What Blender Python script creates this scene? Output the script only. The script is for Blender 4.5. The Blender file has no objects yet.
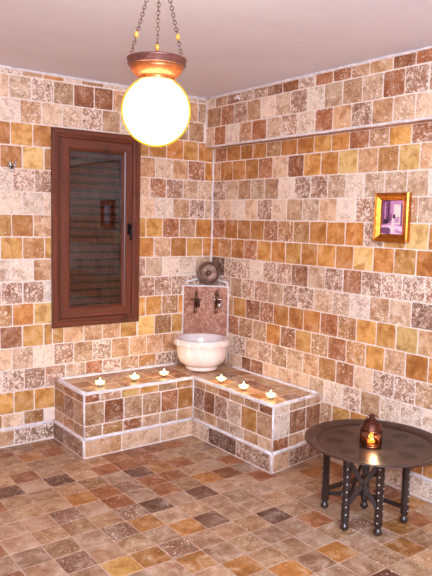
import bpy, bmesh, math, random
from mathutils import Vector, Matrix
random.seed(7)
U = 0.15                       # one wall tile course, metres
FLOOR_K = 14.5                 # floor lies 14.5 courses below the first gold course
def Z(k): return (FLOOR_K + k) * U          # k in courses, negative downward
def V(x, y, k): return Vector((x * U, y * U, Z(k)))
LROWS={
 -3:([-1, 4, -1, -1, -1, 5, 5, 3, 5, 0, 3, 6],[0.0, 0.5, 1.5, 2.5, 3.5, 4.5, 5.5, 6.5, 7.64, 8.5, 9.49, 10.46, 11.46, 12.46]),
 -2:([4, 3, -1, -1, -1, 3, 7, 7, 3, 6, 4, 4],[0.0, 1.08, 2.07, 3.06, 4.05, 5.04, 6.02, 7.0, 8.03, 8.99, 10.02, 11.01, 12.01, 13.01]),
 -1:([-1, 3, 3, -1, -1, -1, 3, 6, 4, 4, 3, 5],[0.0, 0.67, 1.65, 2.65, 3.65, 4.64, 5.64, 6.6, 7.62, 8.57, 9.57, 10.54, 11.54, 12.54]),
 0:([0, 1, 0, 0, 1, -1, -1, -1, -1, 0, 1, 0],[0.0, 1.01, 1.96, 2.98, 4.01, 5.01, 6.0, 6.99, 7.99, 8.98, 9.97, 10.97, 11.97, 12.97]),
 1:([0, 7, 3, 4, 3, -1, -1, -1, -1, 0, 2, 0],[0.0, 0.59, 1.63, 2.6, 3.62, 4.59, 5.57, 6.54, 7.51, 8.49, 9.46, 10.45, 11.45, 12.45]),
 2:([4, 4, 6, 7, 4, -1, -1, -1, -1, 6, 6, 5],[0.0, 0.99, 1.94, 2.96, 3.93, 4.92, 5.92, 6.92, 7.91, 8.91, 9.91, 10.9, 11.9, 12.9]),
 3:([4, 6, 3, 5, 4, -1, -1, -1, -1, 5, 5, 5],[0.0, 0.54, 1.51, 2.54, 3.57, 4.55, 5.54, 6.53, 7.52, 8.51, 9.49, 10.46, 11.46, 12.46]),
 4:([0, 3, 7, 1, 1, -1, -1, -1, -1, 3, 0, 1],[0.0, 1.1, 2.13, 3.14, 4.14, 5.11, 6.09, 7.06, 8.03, 9.0, 9.97, 10.96, 11.96, 12.96]),
 5:([0, 1, 0, 3, 0, -1, -1, -1, -1, 1, 9, 1],[0.0, 0.62, 1.67, 2.65, 3.65, 4.61, 5.58, 6.55, 7.52, 8.48, 9.45, 10.47, 11.46, 12.46]),
 6:([4, 5, 5, 4, 6, -1, -1, -1, -1, 3, 5, 5],[0.0, 1.08, 2.12, 3.13, 4.14, 5.11, 6.09, 7.06, 8.03, 9.01, 9.98, 11.01, 12.01, 13.01]),
 7:([6, 6, 6, 6, 6, -1, -1, -1, -1, 5, 6, 6],[0.0, 0.56, 1.56, 2.56, 3.59, 4.57, 5.55, 6.54, 7.52, 8.51, 9.49, 10.48, 11.46, 12.46]),
 8:([-1, 1, 9, 1, 1, -1, -1, -1, -1, 2, 0, 9],[0.0, 1.13, 2.13, 3.14, 4.11, 5.09, 6.07, 7.05, 8.02, 9.0, 9.98, 10.96, 11.96, 12.96]),
 9:([-1, -1, 1, 9, 2, 1, 3, 3, 3, 1, 1, 7],[0.0, 0.52, 1.52, 2.52, 3.56, 4.55, 5.54, 6.52, 7.52, 8.52, 9.52, 10.52, 11.53, 12.53]),
 10:([-1, 4, 3, 3, 3, 3, 6, 3, 6, 5, 4, 4],[0.0, 1.08, 2.08, 3.08, 4.02, 5.02, 6.03, 7.03, 8.03, 9.02, 10.01, 10.99, 11.99, 12.99]),
 11:([-1, 4, 6, 6, 9, 3, 6, 7, 4, 6, 6, 6],[0.0, 0.48, 1.48, 2.48, 3.44, 4.48, 5.52, 6.51, 7.42, 8.44, 9.46, 10.46, 11.44, 12.44]),
 12:([-1, -1, -1, -1, -1, -1, -1, -1, -1, 1, 1, 1],[0.0, 0.98, 1.98, 2.98, 3.98, 4.98, 5.98, 6.98, 7.98, 8.98, 9.98, 10.93, 11.93, 12.93]),
 13:([-1, -1, -1, -1, -1, -1, -1, -1, -1, 5, 9, 4],[0.0, 0.52, 1.52, 2.52, 3.52, 4.52, 5.52, 6.52, 7.52, 8.52, 9.52, 10.48, 11.48, 12.48]),
}
RROWS={
 0:([-1, 7, 0, 0, 0, 9, 0, 0, 1, 0, 7, 3, 1, 7],[0.0, 0.15, 1.17, 2.31, 3.27, 4.3, 5.34, 6.43, 7.5, 8.56, 9.57, 10.62, 11.61, 12.67, 13.67, 14.67]),
 1:([3, 0, 0, 0, 7, 4, 7, 1, 0, 2, 3, 9, 2, 3],[0.0, 0.65, 1.69, 2.74, 3.74, 4.78, 5.85, 6.91, 7.97, 9.0, 10.07, 11.11, 12.13, 13.1, 14.1, 15.1]),
 2:([6, 4, 3, 4, 3, 5, 6, 6, 4, 5, 4, 4, 4],[0.0, 1.14, 2.18, 3.19, 4.26, 5.25, 6.36, 7.39, 8.43, 9.47, 10.48, 11.5, 12.58, 13.54, 14.54]),
 3:([6, 4, 5, 4, 6, 4, 3, 4, 4, 5, 6, 4, 3, 4],[0.0, 0.64, 1.71, 2.74, 3.76, 4.82, 5.88, 6.92, 7.98, 9.02, 10.08, 11.07, 12.1, 13.13, 14.13, 15.13]),
 4:([7, 0, 0, 0, 7, 9, 9, 0, 0, 0, 6, 1, 2],[0.0, 1.16, 2.22, 3.25, 4.29, 5.31, 6.37, 7.43, 8.48, 9.55, 10.57, 11.6, 12.65, 13.67, 14.67]),
 5:([0, 9, 0, 7, 1, 0, 1, 0, 1, 0, 2, 0, 1, 0],[0.0, 0.68, 1.74, 2.78, 3.81, 4.87, 5.88, 6.94, 7.97, 9.06, 10.07, 11.1, 12.15, 13.18, 14.18, 15.18]),
 6:([8, 6, 6, 5, 6, 6, 7, 4, 6, 7, 6, 6, 6, 6],[0.0, 1.22, 2.26, 3.31, 4.32, 5.32, 6.35, 7.43, 8.5, 9.54, 10.56, 11.58, 12.61, 13.64, 14.64, 15.64]),
 7:([-1, 6, 3, 6, 6, 4, 6, 6, 4, 4, 5, 3, 4, 8],[0.0, 0.76, 1.76, 2.69, 3.71, 4.74, 5.82, 6.83, 7.86, 8.98, 10.01, 11.04, 12.04, 13.1, 14.1, 15.1]),
 8:([-1, 3, 1, 7, 7, 0, 0, 0, 7, 9, 1, 1, 2, 3],[0.0, 1.02, 2.02, 3.07, 4.17, 5.18, 6.25, 7.24, 8.31, 9.36, 10.4, 11.45, 12.44, 13.46, 14.46, 15.46]),
 9:([-1, -1, 7, 9, 3, 0, 7, 1, 9, 7, 9, 1, 3, 0, 0],[0.0, 0.55, 1.55, 2.55, 3.65, 4.7, 5.72, 6.76, 7.8, 8.83, 9.89, 10.95, 11.92, 12.95, 13.98, 14.98, 15.98]),
 10:([-1, 5, 6, 4, 6, 3, 4, 3, 9, 7, 4, 6, 6, 3],[0.0, 1.05, 2.05, 3.11, 4.15, 5.13, 6.22, 7.31, 8.3, 9.36, 10.38, 11.41, 12.45, 13.46, 14.46, 15.46]),
 11:([-1, -1, 4, 7, 7, 4, 4, 4, 4, 5, 6, 3, 5, 5, 5],[0.0, 0.83, 1.83, 2.83, 3.59, 4.53, 5.65, 6.63, 7.74, 8.68, 9.81, 10.8, 11.81, 12.84, 13.85, 14.85, 15.85]),
 12:([-1, -1, -1, -1, -1, -1, -1, -1, -1, 3, 1, 1],[0.0, 0.51, 1.51, 2.51, 3.51, 4.51, 5.51, 6.51, 7.51, 8.51, 9.24, 10.26, 11.26, 12.26]),
}
BROWS={
 -1:([4, 7, 5, 3, 7, 4, 6, 5, 7, 3, 6, 3, 4, 4],[0.0, 0.79, 1.74, 2.84, 3.83, 4.88, 5.92, 6.97, 8.07, 9.09, 10.11, 11.16, 12.18, 13.2, 14.2, 15.2]),
 -2:([-1, 3, 7, 6, 3, 5, 4, 6, 5, 4, 3, 4, 7, 6],[0.0, 0.15, 1.33, 2.38, 3.41, 4.43, 5.46, 6.48, 7.54, 8.56, 9.59, 10.63, 11.66, 12.66, 13.71, 14.71]),
 -3:([5, 3, 7, 6, 6, 7, 7, 6, 7, 7, 3, 3, 7, 7],[0.0, 0.8, 1.79, 2.81, 3.85, 4.87, 5.92, 6.97, 8.01, 9.02, 10.01, 10.95, 12.08, 13.11, 14.11, 15.11]),
}
FLOORC=[(9, 1, 8),
 (7, 1, 8),
 (7, 3, 0),
 (8, 4, 6),
 (7, 6, 6),
 (9, 7, 6),
 (8, 8, 1),
 (6, 2, 9),
 (5, 3, 6),
 (6, 4, 7),
 (6, 5, 6),
 (5, 1, 7),
 (6, 6, 0),
 (5, 5, 8),
 (4, 1, 7),
 (9, 3, 3),
 (8, 5, 3),
 (5, -3, 7),
 (7, -2, 0),
 (8, -3, 7),
 (6, -1, 3),
 (7, -1, 3),
 (4, 2, 8),
 (3, 0, 7),
 (6, -3, 0),
 (1, 0, 7),
 (2, 0, 7),
 (3, 2, 0),
 (2, 2, 7),
 (1, 1, 3),
 (4, 4, 7),
 (2, 4, 0),
 (3, 4, 3),
 (3, 5, 8),
 (1, 4, 7),
 (0, 5, 7),
 (2, 6, 3),
 (1, 7, 3),
 (2, 8, 8),
 (3, 8, 3),
 (4, 7, 8),
 (4, 6, 3),
 (5, 7, 0),
 (6, 8, 6),
 (6, 9, 0),
 (5, 10, 0),
 (4, 9, 3),
 (3, 10, 3),
 (7, 8, 0),
 (0, 3, 7),
 (4, 11, 0),
 (0, 2, 3),
 (0, 7, 3),
 (1, 9, 7),
 (1, 10, 3),
 (2, 11, 0),
 (1, 12, 3),
 (0, 12, 0),
 (-1, 11, 0),
 (2, 13, 8),
 (-1, 6, 3),
 (-2, 6, 0),
 (-3, 6, 0),
 (0, 10, 6),
 (-3, 5, 3),
 (-3, 10, 0),
 (-2, 10, 3)]

scene = bpy.context.scene
COL = scene.collection
def srgb(c):
    return tuple(((v / 255) / 12.92 if v / 255 <= .04045 else (((v / 255) + .055) / 1.055) ** 2.4) for v in c)

# ------------------------------------------------------------------ mesh builder
class MB:
    def __init__(s): s.v = []; s.f = []; s.m = []; s.sm = []; s.c = []; s.r = []
    def face(s, idx, m=0, smooth=False, col=(.8, .8, .8, 0), rnd=(0, 0, 0, 0)):
        s.f.append(idx); s.m.append(m); s.sm.append(smooth); s.c.append(col); s.r.append(rnd)
    def add(s, pts): b = len(s.v); s.v += [Vector(p) for p in pts]; return b
    def quad(s, pts, m=0, **k): b = s.add(pts); s.face([b + i for i in range(len(pts))], m, **k)
    def prism(s, base, top, m=0, smooth=False, caps=True, **k):
        n = len(base); b = s.add(list(base) + list(top))
        for i in range(n): j = (i + 1) % n; s.face([b + i, b + j, b + n + j, b + n + i], m, smooth, **k)
        if caps:
            s.face([b + i for i in reversed(range(n))], m, False, **k); s.face([b + n + i for i in range(n)], m, False, **k)
    def box(s, lo, hi, m=0, **k):
        (x0, y0, z0), (x1, y1, z1) = lo, hi
        s.prism([(x0, y0, z0), (x1, y0, z0), (x1, y1, z0), (x0, y1, z0)], [(x0, y0, z1), (x1, y0, z1), (x1, y1, z1), (x0, y1, z1)], m, **k)
    def bar(s, a, b_, w, h, m=0, up=(0, 0, 1), **k):
        a = Vector(a); b_ = Vector(b_); d = (b_ - a).normalized(); x = d.cross(Vector(up))
        if x.length < 1e-4: x = d.cross(Vector((1, 0, 0)))
        x.normalize(); y = x.cross(d)
        q = [x * sx * w / 2 + y * sy * h / 2 for sx, sy in ((-1, -1), (1, -1), (1, 1), (-1, 1))]
        s.prism([a + t for t in q], [b_ + t for t in q], m, **k)
    def lathe(s, prof, seg=24, m=0, smooth=True, o=(0, 0, 0), M=None, mod=None, **k):
        o = Vector(o); rings = []
        for (r, z) in prof:
            ring = []
            for i in range(seg):
                a = 2 * math.pi * i / seg; rr = r * (mod(a, r, z) if mod else 1)
                p = Vector((rr * math.cos(a), rr * math.sin(a), z))
                ring.append((M @ p if M else p) + o)
            rings.append(s.add(ring))
        for a, b_ in zip(rings, rings[1:]):
            for i in range(seg):
                j = (i + 1) % seg; s.face([a + i, a + j, b_ + j, b_ + i], m, smooth, **k)
        if prof[0][0] > 1e-5: s.face([rings[0] + i for i in reversed(range(seg))], m, False, **k)
        if prof[-1][0] > 1e-5: s.face([rings[-1] + i for i in range(seg)], m, False, **k)
    def tube(s, pts, r, seg=8, m=0, closed=False, smooth=True, **k):
        pts = [Vector(p) for p in pts]; n = len(pts); rings = []; px = None
        for i, p in enumerate(pts):
            if closed: d = pts[(i + 1) % n] - pts[i - 1]
            else: d = pts[min(i + 1, n - 1)] - pts[max(i - 1, 0)]
            d.normalize()
            if px is None:
                x = d.cross(Vector((0, 0, 1)))
                if x.length < 1e-3: x = d.cross(Vector((1, 0, 0)))
            else: x = px - d * px.dot(d)
            x.normalize(); px = x; y = d.cross(x); rr = r[i] if isinstance(r, (list, tuple)) else r
            rings.append(s.add([p + x * rr * math.cos(2 * math.pi * j / seg) + y * rr * math.sin(2 * math.pi * j / seg) for j in range(seg)]))
        pairs = list(zip(rings, rings[1:])) + ([(rings[-1], rings[0])] if closed else [])
        for a, b_ in pairs:
            for i in range(seg): j = (i + 1) % seg; s.face([a + i, a + j, b_ + j, b_ + i], m, smooth, **k)
        if not closed:
            s.face([rings[0] + i for i in reversed(range(seg))], m, **k); s.face([rings[-1] + i for i in range(seg)], m, **k)
    def ball(s, c, r, seg=16, rings=10, m=0, sq=(1, 1, 1), **k):
        prof = [(max(1e-6, r * math.sin(math.pi * i / rings)), -r * math.cos(math.pi * i / rings)) for i in range(rings + 1)]
        s.lathe(prof, seg, m, True, c, Matrix.Diagonal(Vector(sq)), **k)
    def build(s, name, mats, parent=None, bevel=0, origin=None):
        me = bpy.data.meshes.new(name)
        org = Vector(origin) if origin is not None else (parent_world(parent) if parent else Vector((0, 0, 0)))
        me.from_pydata([tuple(v - org) for v in s.v], [], s.f)
        if not isinstance(mats, (list, tuple)): mats = [mats]
        for mt in mats: me.materials.append(mt)
        me.polygons.foreach_set('material_index', s.m); me.polygons.foreach_set('use_smooth', s.sm)
        ca = me.attributes.new('Col', 'FLOAT_COLOR', 'CORNER'); ra = me.attributes.new('Rnd', 'FLOAT_COLOR', 'CORNER')
        cd = []; rd = []
        for f, c, r in zip(s.f, s.c, s.r): cd += list(c) * len(f); rd += list(r) * len(f)
        ca.data.foreach_set('color', cd); ra.data.foreach_set('color', rd)
        bm = bmesh.new(); bm.from_mesh(me); bmesh.ops.remove_doubles(bm, verts=bm.verts, dist=1e-6)
        bmesh.ops.recalc_face_normals(bm, faces=bm.faces); bm.to_mesh(me); bm.free(); me.update()
        o = bpy.data.objects.new(name, me); COL.objects.link(o)
        if parent: o.parent = parent
        else: o.location = org
        if bevel:
            b = o.modifiers.new('soft edges', 'BEVEL'); b.width = bevel; b.segments = 2; b.limit_method = 'ANGLE'
        return o
def parent_world(p):
    w = Vector((0, 0, 0))
    while p: w += p.location; p = p.parent
    return w
def thing(name, label, cat, loc, group=None):
    o = bpy.data.objects.new(name, None); COL.objects.link(o); o.location = loc; o.empty_display_size = .05
    return tag(o, label, cat, group)
def tag(o, label, cat, group=None):
    o['label'] = label; o['category'] = cat
    if group: o['group'] = group
    return o
def struct(o, label, cat): o['kind'] = 'structure'; return tag(o, label, cat)

# ------------------------------------------------------------------ materials
def nodes(name):
    m = bpy.data.materials.new(name); m.use_nodes = True; nt = m.node_tree
    return m, nt, nt.nodes['Principled BSDF']
def N(nt, t, **kw):
    n = nt.nodes.new(t)
    for k, v in kw.items():
        if k in n.inputs: n.inputs[k].default_value = v
        else: setattr(n, k, v)
    return n
def mixc(nt, fac, a, b, mode='MIX'):
    n = nt.nodes.new('ShaderNodeMix'); n.data_type = 'RGBA'; n.blend_type = mode
    for i, v in ((0, fac), (6, a), (7, b)):
        if hasattr(v, 'links'): nt.links.new(v, n.inputs[i])
        elif isinstance(v, (int, float)): n.inputs[i].default_value = v
        else: n.inputs[i].default_value = (*v, 1) if len(v) == 3 else v
    return n.outputs[2]
def ramp(nt, src, p0, p1, c0=0.0, c1=1.0):
    n = nt.nodes.new('ShaderNodeMapRange'); n.clamp = True
    nt.links.new(src, n.inputs[0]); n.inputs[1].default_value = p0; n.inputs[2].default_value = p1
    n.inputs[3].default_value = c0; n.inputs[4].default_value = c1
    return n.outputs[0]
def mth(nt, op, a, b=None):
    n = nt.nodes.new('ShaderNodeMath'); n.operation = op
    for i, v in ((0, a), (1, b)):
        if v is None: continue
        if hasattr(v, 'links'): nt.links.new(v, n.inputs[i])
        else: n.inputs[i].default_value = v
    return n.outputs[0]
def noise(nt, vec, scale, detail=4, rough=.6, dist=0):
    n = N(nt, 'ShaderNodeTexNoise'); n.inputs['Scale'].default_value = scale; n.inputs['Detail'].default_value = detail
    n.inputs['Roughness'].default_value = rough; n.inputs['Distortion'].default_value = dist
    if vec is not None: nt.links.new(vec, n.inputs['Vector'])
    return n.outputs[0]

def stone(name, rough, white=(240, 214, 192), whiten=1.0, bump=.25):
    m, nt, bs = nodes(name)
    geo = N(nt, 'ShaderNodeNewGeometry'); at = N(nt, 'ShaderNodeAttribute', attribute_name='Col'); rn = N(nt, 'ShaderNodeAttribute', attribute_name='Rnd')
    sc = N(nt, 'ShaderNodeVectorMath', operation='MULTIPLY_ADD'); nt.links.new(rn.outputs['Color'], sc.inputs[0]); sc.inputs[1].default_value = (9, 9, 9)
    nt.links.new(geo.outputs['Position'], sc.inputs[2]); vec = sc.outputs[0]
    big = noise(nt, vec, 13, 5, .65, .6); fine = noise(nt, vec, 60, 5, .7, .3); med = noise(nt, vec, 38, 6, .74, 1.2)
    base = at.outputs['Color']; alpha = at.outputs['Alpha']
    dark = mixc(nt, 1.0, base, (.64, .51, .40), 'MULTIPLY'); lite = mixc(nt, .30, base, srgb(white))
    c = mixc(nt, ramp(nt, big, .36, .52), dark, base); c = mixc(nt, ramp(nt, big, .52, .70), c, lite)
    c = mixc(nt, mth(nt, 'MULTIPLY', ramp(nt, fine, .54, .68), .35), c, dark)
    thr = mth(nt, 'ADD', mth(nt, 'MULTIPLY', alpha, .30 * whiten), med)          # the whiter the stone, the more filler shows
    c = mixc(nt, mth(nt, 'MULTIPLY', ramp(nt, thr, .68, .745), .9), c, srgb(white))
    pit = mth(nt, 'ADD', noise(nt, vec, 95, 3, .6), mth(nt, 'MULTIPLY', alpha, .12))
    c = mixc(nt, ramp(nt, pit, .68, .73), c, srgb((246, 222, 200)))
    nt.links.new(c, bs.inputs['Base Color']); bs.inputs['Roughness'].default_value = rough
    rr = ramp(nt, fine, .3, .7, rough - .08, rough + .14); nt.links.new(rr, bs.inputs['Roughness'])
    b = N(nt, 'ShaderNodeBump', Strength=bump, Distance=.004); nt.links.new(med, b.inputs['Height']); nt.links.new(b.outputs[0], bs.inputs['Normal'])
    return m
def simple(name, col, rough=.5, metal=0, c2=None, scale=20, bump=0, coat=0, detail=4, spec=None):
    m, nt, bs = nodes(name)
    tc = N(nt, 'ShaderNodeTexCoord'); n = noise(nt, tc.outputs['Object'], scale, detail)
    c = mixc(nt, ramp(nt, n, .35, .65), srgb(col), srgb(c2 or tuple(v * .85 for v in col)))
    nt.links.new(c, bs.inputs['Base Color']); bs.inputs['Roughness'].default_value = rough; bs.inputs['Metallic'].default_value = metal
    if coat: bs.inputs['Coat Weight'].default_value = coat; bs.inputs['Coat Roughness'].default_value = .1
    if spec is not None: bs.inputs['Specular IOR Level'].default_value = spec
    if bump:
        b = N(nt, 'ShaderNodeBump', Strength=bump, Distance=.003); nt.links.new(n, b.inputs['Height']); nt.links.new(b.outputs[0], bs.inputs['Normal'])
    return m
def wood(name, c1, c2, axis=2, rough=.38, coat=.25):
    m, nt, bs = nodes(name); tc = N(nt, 'ShaderNodeTexCoord'); mp = N(nt, 'ShaderNodeMapping')
    s = [38, 38, 38]; s[axis] = 2.2; mp.inputs['Scale'].default_value = s; nt.links.new(tc.outputs['Object'], mp.inputs['Vector'])
    n = noise(nt, mp.outputs[0], 1.0, 5, .6, 1.0); k = noise(nt, tc.outputs['Object'], 7, 3)
    c = mixc(nt, ramp(nt, n, .3, .7), srgb(c1), srgb(c2)); c = mixc(nt, ramp(nt, k, .62, .74), c, srgb(tuple(v * .55 for v in c1)))
    nt.links.new(c, bs.inputs['Base Color']); bs.inputs['Roughness'].default_value = rough; bs.inputs['Coat Weight'].default_value = coat; bs.inputs['Coat Roughness'].default_value = .18
    return m
def emit(name, col, st):
    m = bpy.data.materials.new(name); m.use_nodes = True; nt = m.node_tree; nt.nodes.clear()
    e = N(nt, 'ShaderNodeEmission'); e.inputs[0].default_value = (*srgb(col), 1); e.inputs[1].default_value = st
    o = N(nt, 'ShaderNodeOutputMaterial'); nt.links.new(e.outputs[0], o.inputs[0]); return m
def clear_glass(name, tint, amount, glossy_rough=.0, ior=1.45, extra=None):
    m = bpy.data.materials.new(name); m.use_nodes = True; nt = m.node_tree; nt.nodes.clear()
    t = N(nt, 'ShaderNodeBsdfTransparent'); t.inputs[0].default_value = (*srgb(tint), 1)
    g = N(nt, 'ShaderNodeBsdfGlossy'); g.inputs['Roughness'].default_value = glossy_rough; g.inputs[0].default_value = (1, 1, 1, 1)
    f = N(nt, 'ShaderNodeFresnel'); f.inputs[0].default_value = ior
    mx = N(nt, 'ShaderNodeMixShader'); nt.links.new(mth(nt, 'MULTIPLY', f.outputs[0], amount), mx.inputs[0]); nt.links.new(t.outputs[0], mx.inputs[1]); nt.links.new(g.outputs[0], mx.inputs[2])
    out = mx.outputs[0]
    if extra:
        e = N(nt, 'ShaderNodeEmission'); e.inputs[0].default_value = (*srgb(extra[0]), 1); e.inputs[1].default_value = extra[1]
        ad = N(nt, 'ShaderNodeMixShader'); ad.inputs[0].default_value = extra[2]; nt.links.new(out, ad.inputs[1]); nt.links.new(e.outputs[0], ad.inputs[2]); out = ad.outputs[0]
    o = N(nt, 'ShaderNodeOutputMaterial'); nt.links.new(out, o.inputs[0]); return m

WALLSTONE = stone('travertine wall tile', .42)
FLOORSTONE = stone('travertine floor tile', .34, whiten=.2, bump=.12)
BENCHSTONE = stone('travertine bench tile', .30, whiten=.8, bump=.15)
GROUT = simple('pale grout', (238, 218, 202), .8, c2=(222, 198, 182), scale=30, bump=.3)
FLOORGROUT = simple('floor grout', (196, 164, 138), .7, c2=(170, 134, 110), scale=14)
WHITEGROUT = simple('white plaster grout', (238, 224, 218), .75, c2=(214, 198, 194), scale=26, bump=.5)
PLASTER = simple('ceiling plaster', (230, 227, 238), .85, c2=(226, 221, 234), scale=3)
WOOD_V = wood('red brown wood upright', (116, 54, 27), (76, 33, 16), 2, .42, .12)
WOOD_H = wood('red brown wood rail', (116, 54, 27), (76, 33, 16), 0, .42, .12)
SLATWOOD = wood('dark slat wood', (104, 52, 33), (72, 34, 22), 0, .5, .1)
DARKBOARD = simple('dark backing board', (34, 20, 15), .7)
TABLEWOOD = wood('dark carved wood', (52, 33, 27), (34, 21, 18), 2, .35, .3)
PEARL = simple('mother of pearl dots', (225, 215, 205), .25, c2=(190, 185, 190), scale=60)
BLACKMETAL = simple('black metal', (22, 20, 20), .35, .6)
CHROME = simple('chrome', (220, 222, 228), .14, 1.0)
BRASS = simple('aged brass', (122, 92, 66), .3, 1.0, c2=(70, 46, 32), scale=60)
COPPER = simple('aged copper', (112, 82, 66), .40, .85, c2=(70, 48, 40), scale=30, bump=.1)
PORCELAIN = simple('pale pink marble', (240, 222, 214), .22, c2=(232, 208, 196), scale=7, coat=.4)
GILT = simple('gilt frame', (205, 135, 48), .24, 1.0, c2=(176, 104, 34), scale=30)
FLAME = emit('flame', (255, 225, 150), 14)
WAXGLOW = emit('wax and flame glare', (255, 206, 120), 4.5)  # emission imitates flame glare and light glowing in the wax

def marble():
    m, nt, bs = nodes('reddish veined marble'); tc = N(nt, 'ShaderNodeTexCoord')
    n = noise(nt, tc.outputs['Object'], 9, 8, .7, 1.5); v = noise(nt, tc.outputs['Object'], 6, 10, .65, 3.0)
    c = mixc(nt, ramp(nt, n, .35, .65), srgb((140, 88, 66)), srgb((182, 126, 100)))
    vein = mth(nt, 'ABSOLUTE', mth(nt, 'SUBTRACT', v, .5)); c = mixc(nt, ramp(nt, vein, 0, .025, .7, 0), c, srgb((224, 186, 166)))
    nt.links.new(c, bs.inputs['Base Color']); bs.inputs['Roughness'].default_value = .25; return m
MARBLE = marble()
def tray_mat():
    m, nt, bs = nodes('dark copper tray'); tc = N(nt, 'ShaderNodeTexCoord'); sp = N(nt, 'ShaderNodeSeparateXYZ'); nt.links.new(tc.outputs['Object'], sp.inputs[0])
    x, y = sp.outputs[0], sp.outputs[1]
    r = mth(nt, 'SQRT', mth(nt, 'ADD', mth(nt, 'MULTIPLY', x, x), mth(nt, 'MULTIPLY', y, y))); a = mth(nt, 'ARCTAN2', y, x)
    dr = mth(nt, 'DIVIDE', mth(nt, 'SUBTRACT', r, .205), .06); lob = mth(nt, 'MULTIPLY', mth(nt, 'SUBTRACT', 1, mth(nt, 'COSINE', mth(nt, 'MULTIPLY', a, 8))), .9)
    d = mth(nt, 'ADD', mth(nt, 'MULTIPLY', dr, dr), lob); spot = ramp(nt, d, .5, 1.1, .75, 0)
    ring = ramp(nt, mth(nt, 'ABSOLUTE', mth(nt, 'SUBTRACT', r, .298)), .004, .012, .5, 0); mid = ramp(nt, r, .09, .12, .5, 0)
    n = noise(nt, tc.outputs['Object'], 9, 6, .7); eng = noise(nt, tc.outputs['Object'], 120, 2)
    c = mixc(nt, ramp(nt, n, .3, .7), srgb((74, 60, 56)), srgb((104, 84, 76)))
    for k in (spot, ring, mid): c = mixc(nt, k, c, srgb((44, 34, 34)))
    nt.links.new(c, bs.inputs['Base Color']); bs.inputs['Metallic'].default_value = .8; bs.inputs['Roughness'].default_value = .40
    b = N(nt, 'ShaderNodeBump', Strength=.15, Distance=.001); nt.links.new(eng, b.inputs['Height']); nt.links.new(b.outputs[0], bs.inputs['Normal'])
    return m
TRAY = tray_mat()
PANE = clear_glass('window glass', (215, 196, 188), 1.9)

# ------------------------------------------------------------------ stone tiles
KINDS_OF_STONE = ('o', 'g', 'y', 'n', 'p', 'w', 'b', 'r', 'd', 'h', 'f')
TONE = dict(o=((188, 125, 56), .14), g=((204, 148, 72), .14), y=((222, 180, 108), .10), n=((192, 146, 102), .42), p=((212, 174, 138), .46),
            w=((222, 194, 168), .64), b=((162, 116, 86), .62), r=((160, 100, 58), .40), d=((124, 86, 64), .46), h=((178, 126, 68), .42), f=((188, 146, 112), .18), q=((168, 102, 54), .18), k=((114, 70, 48), .3))
SHADE = 1.0
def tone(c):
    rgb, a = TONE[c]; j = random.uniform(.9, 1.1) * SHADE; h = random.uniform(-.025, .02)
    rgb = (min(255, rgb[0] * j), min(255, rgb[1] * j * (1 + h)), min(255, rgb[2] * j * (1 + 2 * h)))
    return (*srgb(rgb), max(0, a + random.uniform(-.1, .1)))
def tile(mb, O, A, B, Nn, a0, a1, b0, b1, code, m=0, gap=.0028, h=.0016, rough=.0020):
    """one tumbled tile: chamfered, slightly irregular outline, eased edge"""
    if a1 - a0 < gap * 3 or b1 - b0 < gap * 3: return
    a0 += gap + random.uniform(0, rough); a1 -= gap + random.uniform(0, rough); b0 += gap + random.uniform(0, rough); b1 -= gap + random.uniform(0, rough)
    def ring(ins, hh):
        c = min(.007, (a1 - a0) / 3.2, (b1 - b0) / 3.2); out = []
        for (pa, pb) in ((a0 + c, b0), (a1 - c, b0), (a1 - c * .3, b0 + c * .3), (a1, b0 + c), (a1, b1 - c), (a1 - c * .3, b1 - c * .3), (a1 - c, b1), (a0 + c, b1), (a0 + c * .3, b1 - c * .3), (a0, b1 - c), (a0, b0 + c), (a0 + c * .3, b0 + c * .3)):
            ca, cb = (a0 + a1) / 2, (b0 + b1) / 2
            out.append((pa - math.copysign(ins, pa - ca), pb - math.copysign(ins, pb - cb), hh))
        return out
    jit = [(random.uniform(-rough, rough) * .6, random.uniform(-rough, rough) * .6) for _ in range(12)]
    P = lambda t, j: O + A * (t[0] + j[0]) + B * (t[1] + j[1]) + Nn * t[2]
    r0 = [P(t, j) for t, j in zip(ring(0, -.002), jit)]; r1 = [P(t, j) for t, j in zip(ring(.0004, h * .5), jit)]; r2 = [P(t, j) for t, j in zip(ring(.0018, h), jit)]
    kw = dict(col=tone(code), rnd=(random.random(), random.random(), random.random(), 1)); n = 12
    b = mb.add(r0 + r1 + r2)
    for q in (0, n):
        for i in range(n): j = (i + 1) % n; mb.face([b + q + i, b + q + j, b + q + n + j, b + q + n + i], m, True, **kw)
    mb.face([b + 2 * n + i for i in range(n)], m, False, **kw)
GOLDROW = 'ogohoghoo'; PALEROW = 'wpbwnpbwp'
def rowcode(k): return GOLDROW if (k // 2) % 2 == 0 and k >= 0 else PALEROW
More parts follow.
